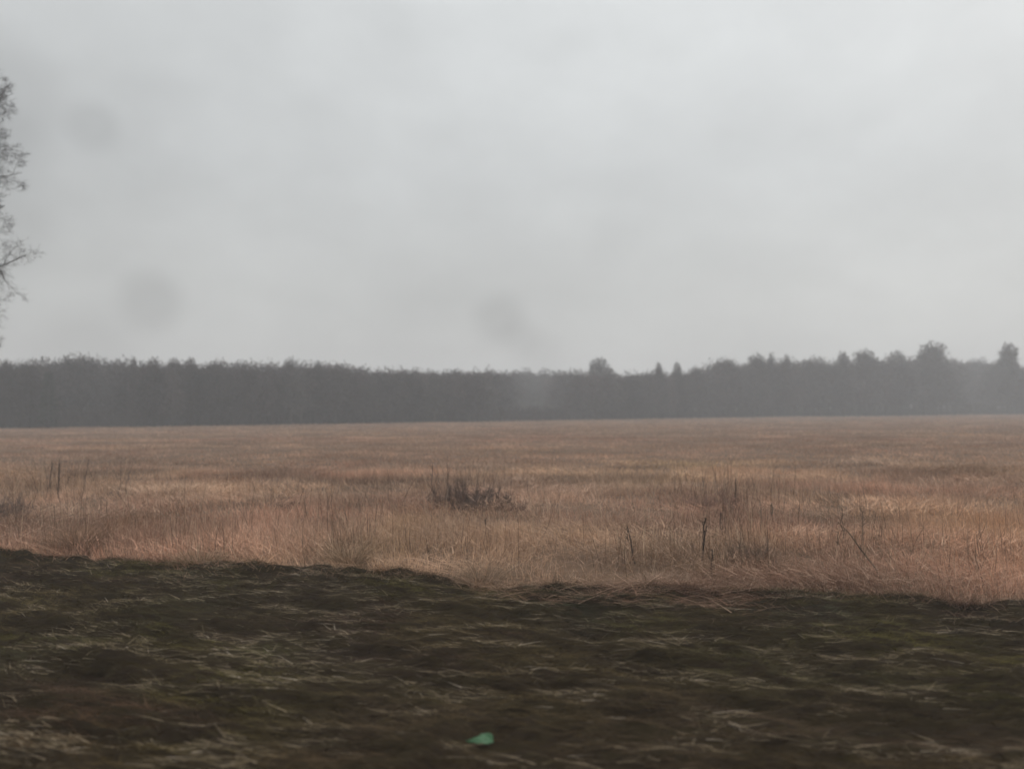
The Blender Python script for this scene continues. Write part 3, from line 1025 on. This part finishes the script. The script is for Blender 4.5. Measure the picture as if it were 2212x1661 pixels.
side = [(rim[k], nt_ + rim[k], nt_ + rim[(k + 1) % len(rim)], rim[(k + 1) % len(rim)]) for k in range(len(rim))]
mb = MB()
mb.add(np.concatenate([top, bot]), None, np.concatenate([fq, fq[:, ::-1] + nt_, np.array(side)]))
o = mb.build('plastic_scrap', m, smooth=True)
zq = float(np.max(verge_z(np.array([q.x - .1, q.x, q.x + .1]), np.array([q.y] * 3))))
o.location = (q.x, q.y, zq + 0.02)
o.rotation_euler = (0.12, -0.05, 0.05)
tag(o, 'crumpled bright green plastic scrap lying on the dark verge', 'litter')

# ------------------------------------------------------------------ haze
mb = MB()
x0, x1, y0, y1, z0, z1 = -1000, 1000, -80, 760, -2, 34
mb.add([(x0, y0, z0), (x1, y0, z0), (x1, y1, z0), (x0, y1, z0), (x0, y0, z1), (x1, y0, z1), (x1, y1, z1), (x0, y1, z1)], None,
       [(3, 2, 1, 0), (4, 5, 6, 7), (0, 1, 5, 4), (1, 2, 6, 5), (2, 3, 7, 6), (3, 0, 4, 7)])
hm, nt, N, L = new_mat('haze_air')
out = N('ShaderNodeOutputMaterial')
pv = N('ShaderNodeVolumePrincipled')
pv.inputs['Color'].default_value = (.91, .93, .955, 1)
pv.inputs['Density'].default_value = 0.0015
pv.inputs['Anisotropy'].default_value = 0.1
L(pv.outputs[0], out.inputs['Volume'])
tag(mb.build('haze', hm), kind='stuff', label='thin grey winter mist over field and wood', cat='haze')

# ------------------------------------------------------------------ light
SUN_EL, SUN_AZ = math.radians(38), math.radians(48)       # azimuth from +Y towards +X
w = bpy.data.worlds.new('World')
S.world = w
w.use_nodes = True
nt = w.node_tree
nt.nodes.clear()
N, L = nt.nodes.new, nt.links.new
out = N('ShaderNodeOutputWorld')
bg = N('ShaderNodeBackground')
bg.inputs['Strength'].default_value = 0.1
L(bg.outputs[0], out.inputs['Surface'])
sky = N('ShaderNodeTexSky')
sky.sky_type = 'NISHITA'
sky.sun_disc = False
sky.sun_elevation = SUN_EL
sky.sun_rotation = SUN_AZ
sky.dust_density = 4
tc = N('ShaderNodeTexCoord')
sep = N('ShaderNodeSeparateXYZ')
L(tc.outputs['Generated'], sep.inputs[0])
ramp = N('ShaderNodeValToRGB')            # overcast: dull at the horizon, brighter overhead
els = ramp.color_ramp.elements
stops = [(0.0, (.47, .475, .465)), (0.14, (.475, .485, .478)), (0.28, (.515, .532, .535)), (0.45, (.59, .61, .615)), (0.7, (1.15, 1.17, 1.18)), (1.0, (1.5, 1.5, 1.5))]
while len(els) < len(stops):
    els.new(0.5)
for e_, (p, c) in zip(els, stops):
    e_.position = p
    e_.color = (*c, 1)
L(sep.outputs['Z'], ramp.inputs[0])
# cloud layer: broad soft unevenness
mp = N('ShaderNodeMapping')
mp.inputs['Scale'].default_value = (1.6, 1.6, 2.6)
L(tc.outputs['Generated'], mp.inputs['Vector'])
cn = N('ShaderNodeTexNoise')
cn.inputs['Scale'].default_value = 1.7
cn.inputs['Detail'].default_value = 4
cn.inputs['Roughness'].default_value = 0.5
L(mp.outputs[0], cn.inputs['Vector'])
mr = N('ShaderNodeMapRange')
mr.inputs[1].default_value = 0.25
mr.inputs[2].default_value = 0.75
mr.inputs[3].default_value = 0.90
mr.inputs[4].default_value = 1.10
L(cn.outputs['Fac'], mr.inputs[0])
# brighter on the sun's side
dp = N('ShaderNodeVectorMath')
dp.operation = 'DOT_PRODUCT'
dp.inputs[1].default_value = (math.sin(SUN_AZ), math.cos(SUN_AZ), 0)
L(tc.outputs['Generated'], dp.inputs[0])
mr2 = N('ShaderNodeMapRange')
mr2.inputs[1].default_value = 0.1
mr2.inputs[2].default_value = 1.0
mr2.inputs[3].default_value = 0.90
mr2.inputs[4].default_value = 1.12
L(dp.outputs['Value'], mr2.inputs[0])
m1 = N('ShaderNodeMath')
m1.operation = 'MULTIPLY'
L(mr.outputs[0], m1.inputs[0])
L(mr2.outputs[0], m1.inputs[1])
cn2 = N('ShaderNodeTexNoise')
cn2.inputs['Scale'].default_value = 7
cn2.inputs['Detail'].default_value = 6
cn2.inputs['Roughness'].default_value = 0.6
L(mp.outputs[0], cn2.inputs['Vector'])
mr3 = N('ShaderNodeMapRange')
mr3.inputs[1].default_value = 0.25
mr3.inputs[2].default_value = 0.75
mr3.inputs[3].default_value = 0.965
mr3.inputs[4].default_value = 1.035
L(cn2.outputs['Fac'], mr3.inputs[0])
m2 = N('ShaderNodeMath')
m2.operation = 'MULTIPLY'
L(m1.outputs[0], m2.inputs[0])
L(mr3.outputs[0], m2.inputs[1])
last = m2.outputs[0]
# soft dark smudges of drops on an unbuilt window, painted into the sky
for (px, py, rad, amt) in ((200, 275, 0.030, 0.12), (325, 655, 0.040, 0.19), (1078, 690, 0.038, 0.17), (1125, 735, 0.03, 0.07), (1165, 768, 0.035, 0.09), (180, 760, 0.06, 0.12), (0, 200, 0.07, 0.12), (0, 330, 0.05, 0.10), (20, 500, 0.05, 0.10)):
    d = ray(px, py).normalized()
    ds = N('ShaderNodeVectorMath')
    ds.operation = 'DISTANCE'
    ds.inputs[1].default_value = tuple(d)
    L(tc.outputs['Generated'], ds.inputs[0])
    r_ = N('ShaderNodeMapRange')
    r_.interpolation_type = 'SMOOTHSTEP'
    r_.inputs[1].default_value = rad * 0.35
    r_.inputs[2].default_value = rad * 1.25
    r_.inputs[3].default_value = 1 - amt
    r_.inputs[4].default_value = 1.0
    L(ds.outputs['Value'], r_.inputs[0])
    mm = N('ShaderNodeMath')
    mm.operation = 'MULTIPLY'
    L(last, mm.inputs[0])
    L(r_.outputs[0], mm.inputs[1])
    last = mm.outputs[0]
sc_ = N('ShaderNodeMath')
sc_.operation = 'MULTIPLY'
sc_.inputs[1].default_value = 11.6
L(last, sc_.inputs[0])
ov = N('ShaderNodeVectorMath')
ov.operation = 'SCALE'
L(ramp.outputs[0], ov.inputs[0])
L(sc_.outputs[0], ov.inputs['Scale'])
hs = N('ShaderNodeHueSaturation')
hs.inputs['Saturation'].default_value = 0.3
L(sky.outputs[0], hs.inputs['Color'])
mix = N('ShaderNodeMix')
mix.data_type = 'RGBA'
mix.inputs[0].default_value = 0.93
L(hs.outputs[0], mix.inputs[6])
L(ov.outputs[0], mix.inputs[7])
L(mix.outputs[2], bg.inputs['Color'])

sd = bpy.data.lights.new('sun', 'SUN')
sd.energy = 0.5
sd.angle = math.radians(40)
sd.color = (1.0, .97, .93)
so = bpy.data.objects.new('sun', sd)
C.objects.link(so)
dirv = Vector((math.sin(SUN_AZ) * math.cos(SUN_EL), math.cos(SUN_AZ) * math.cos(SUN_EL), math.sin(SUN_EL)))
so.rotation_euler = dirv.to_track_quat('Z', 'Y').to_euler()

# ------------------------------------------------------------------ render settings
S.render.engine = 'CYCLES'
S.view_settings.view_transform = 'Standard'
S.view_settings.look = 'None'
S.view_settings.exposure = 0.0
S.view_settings.gamma = 1.0
S.cycles.use_denoising = True
S.cycles.max_bounces = 5
S.cycles.diffuse_bounces = 3
S.cycles.volume_bounces = 2
S.cycles.filter_width = 1.6
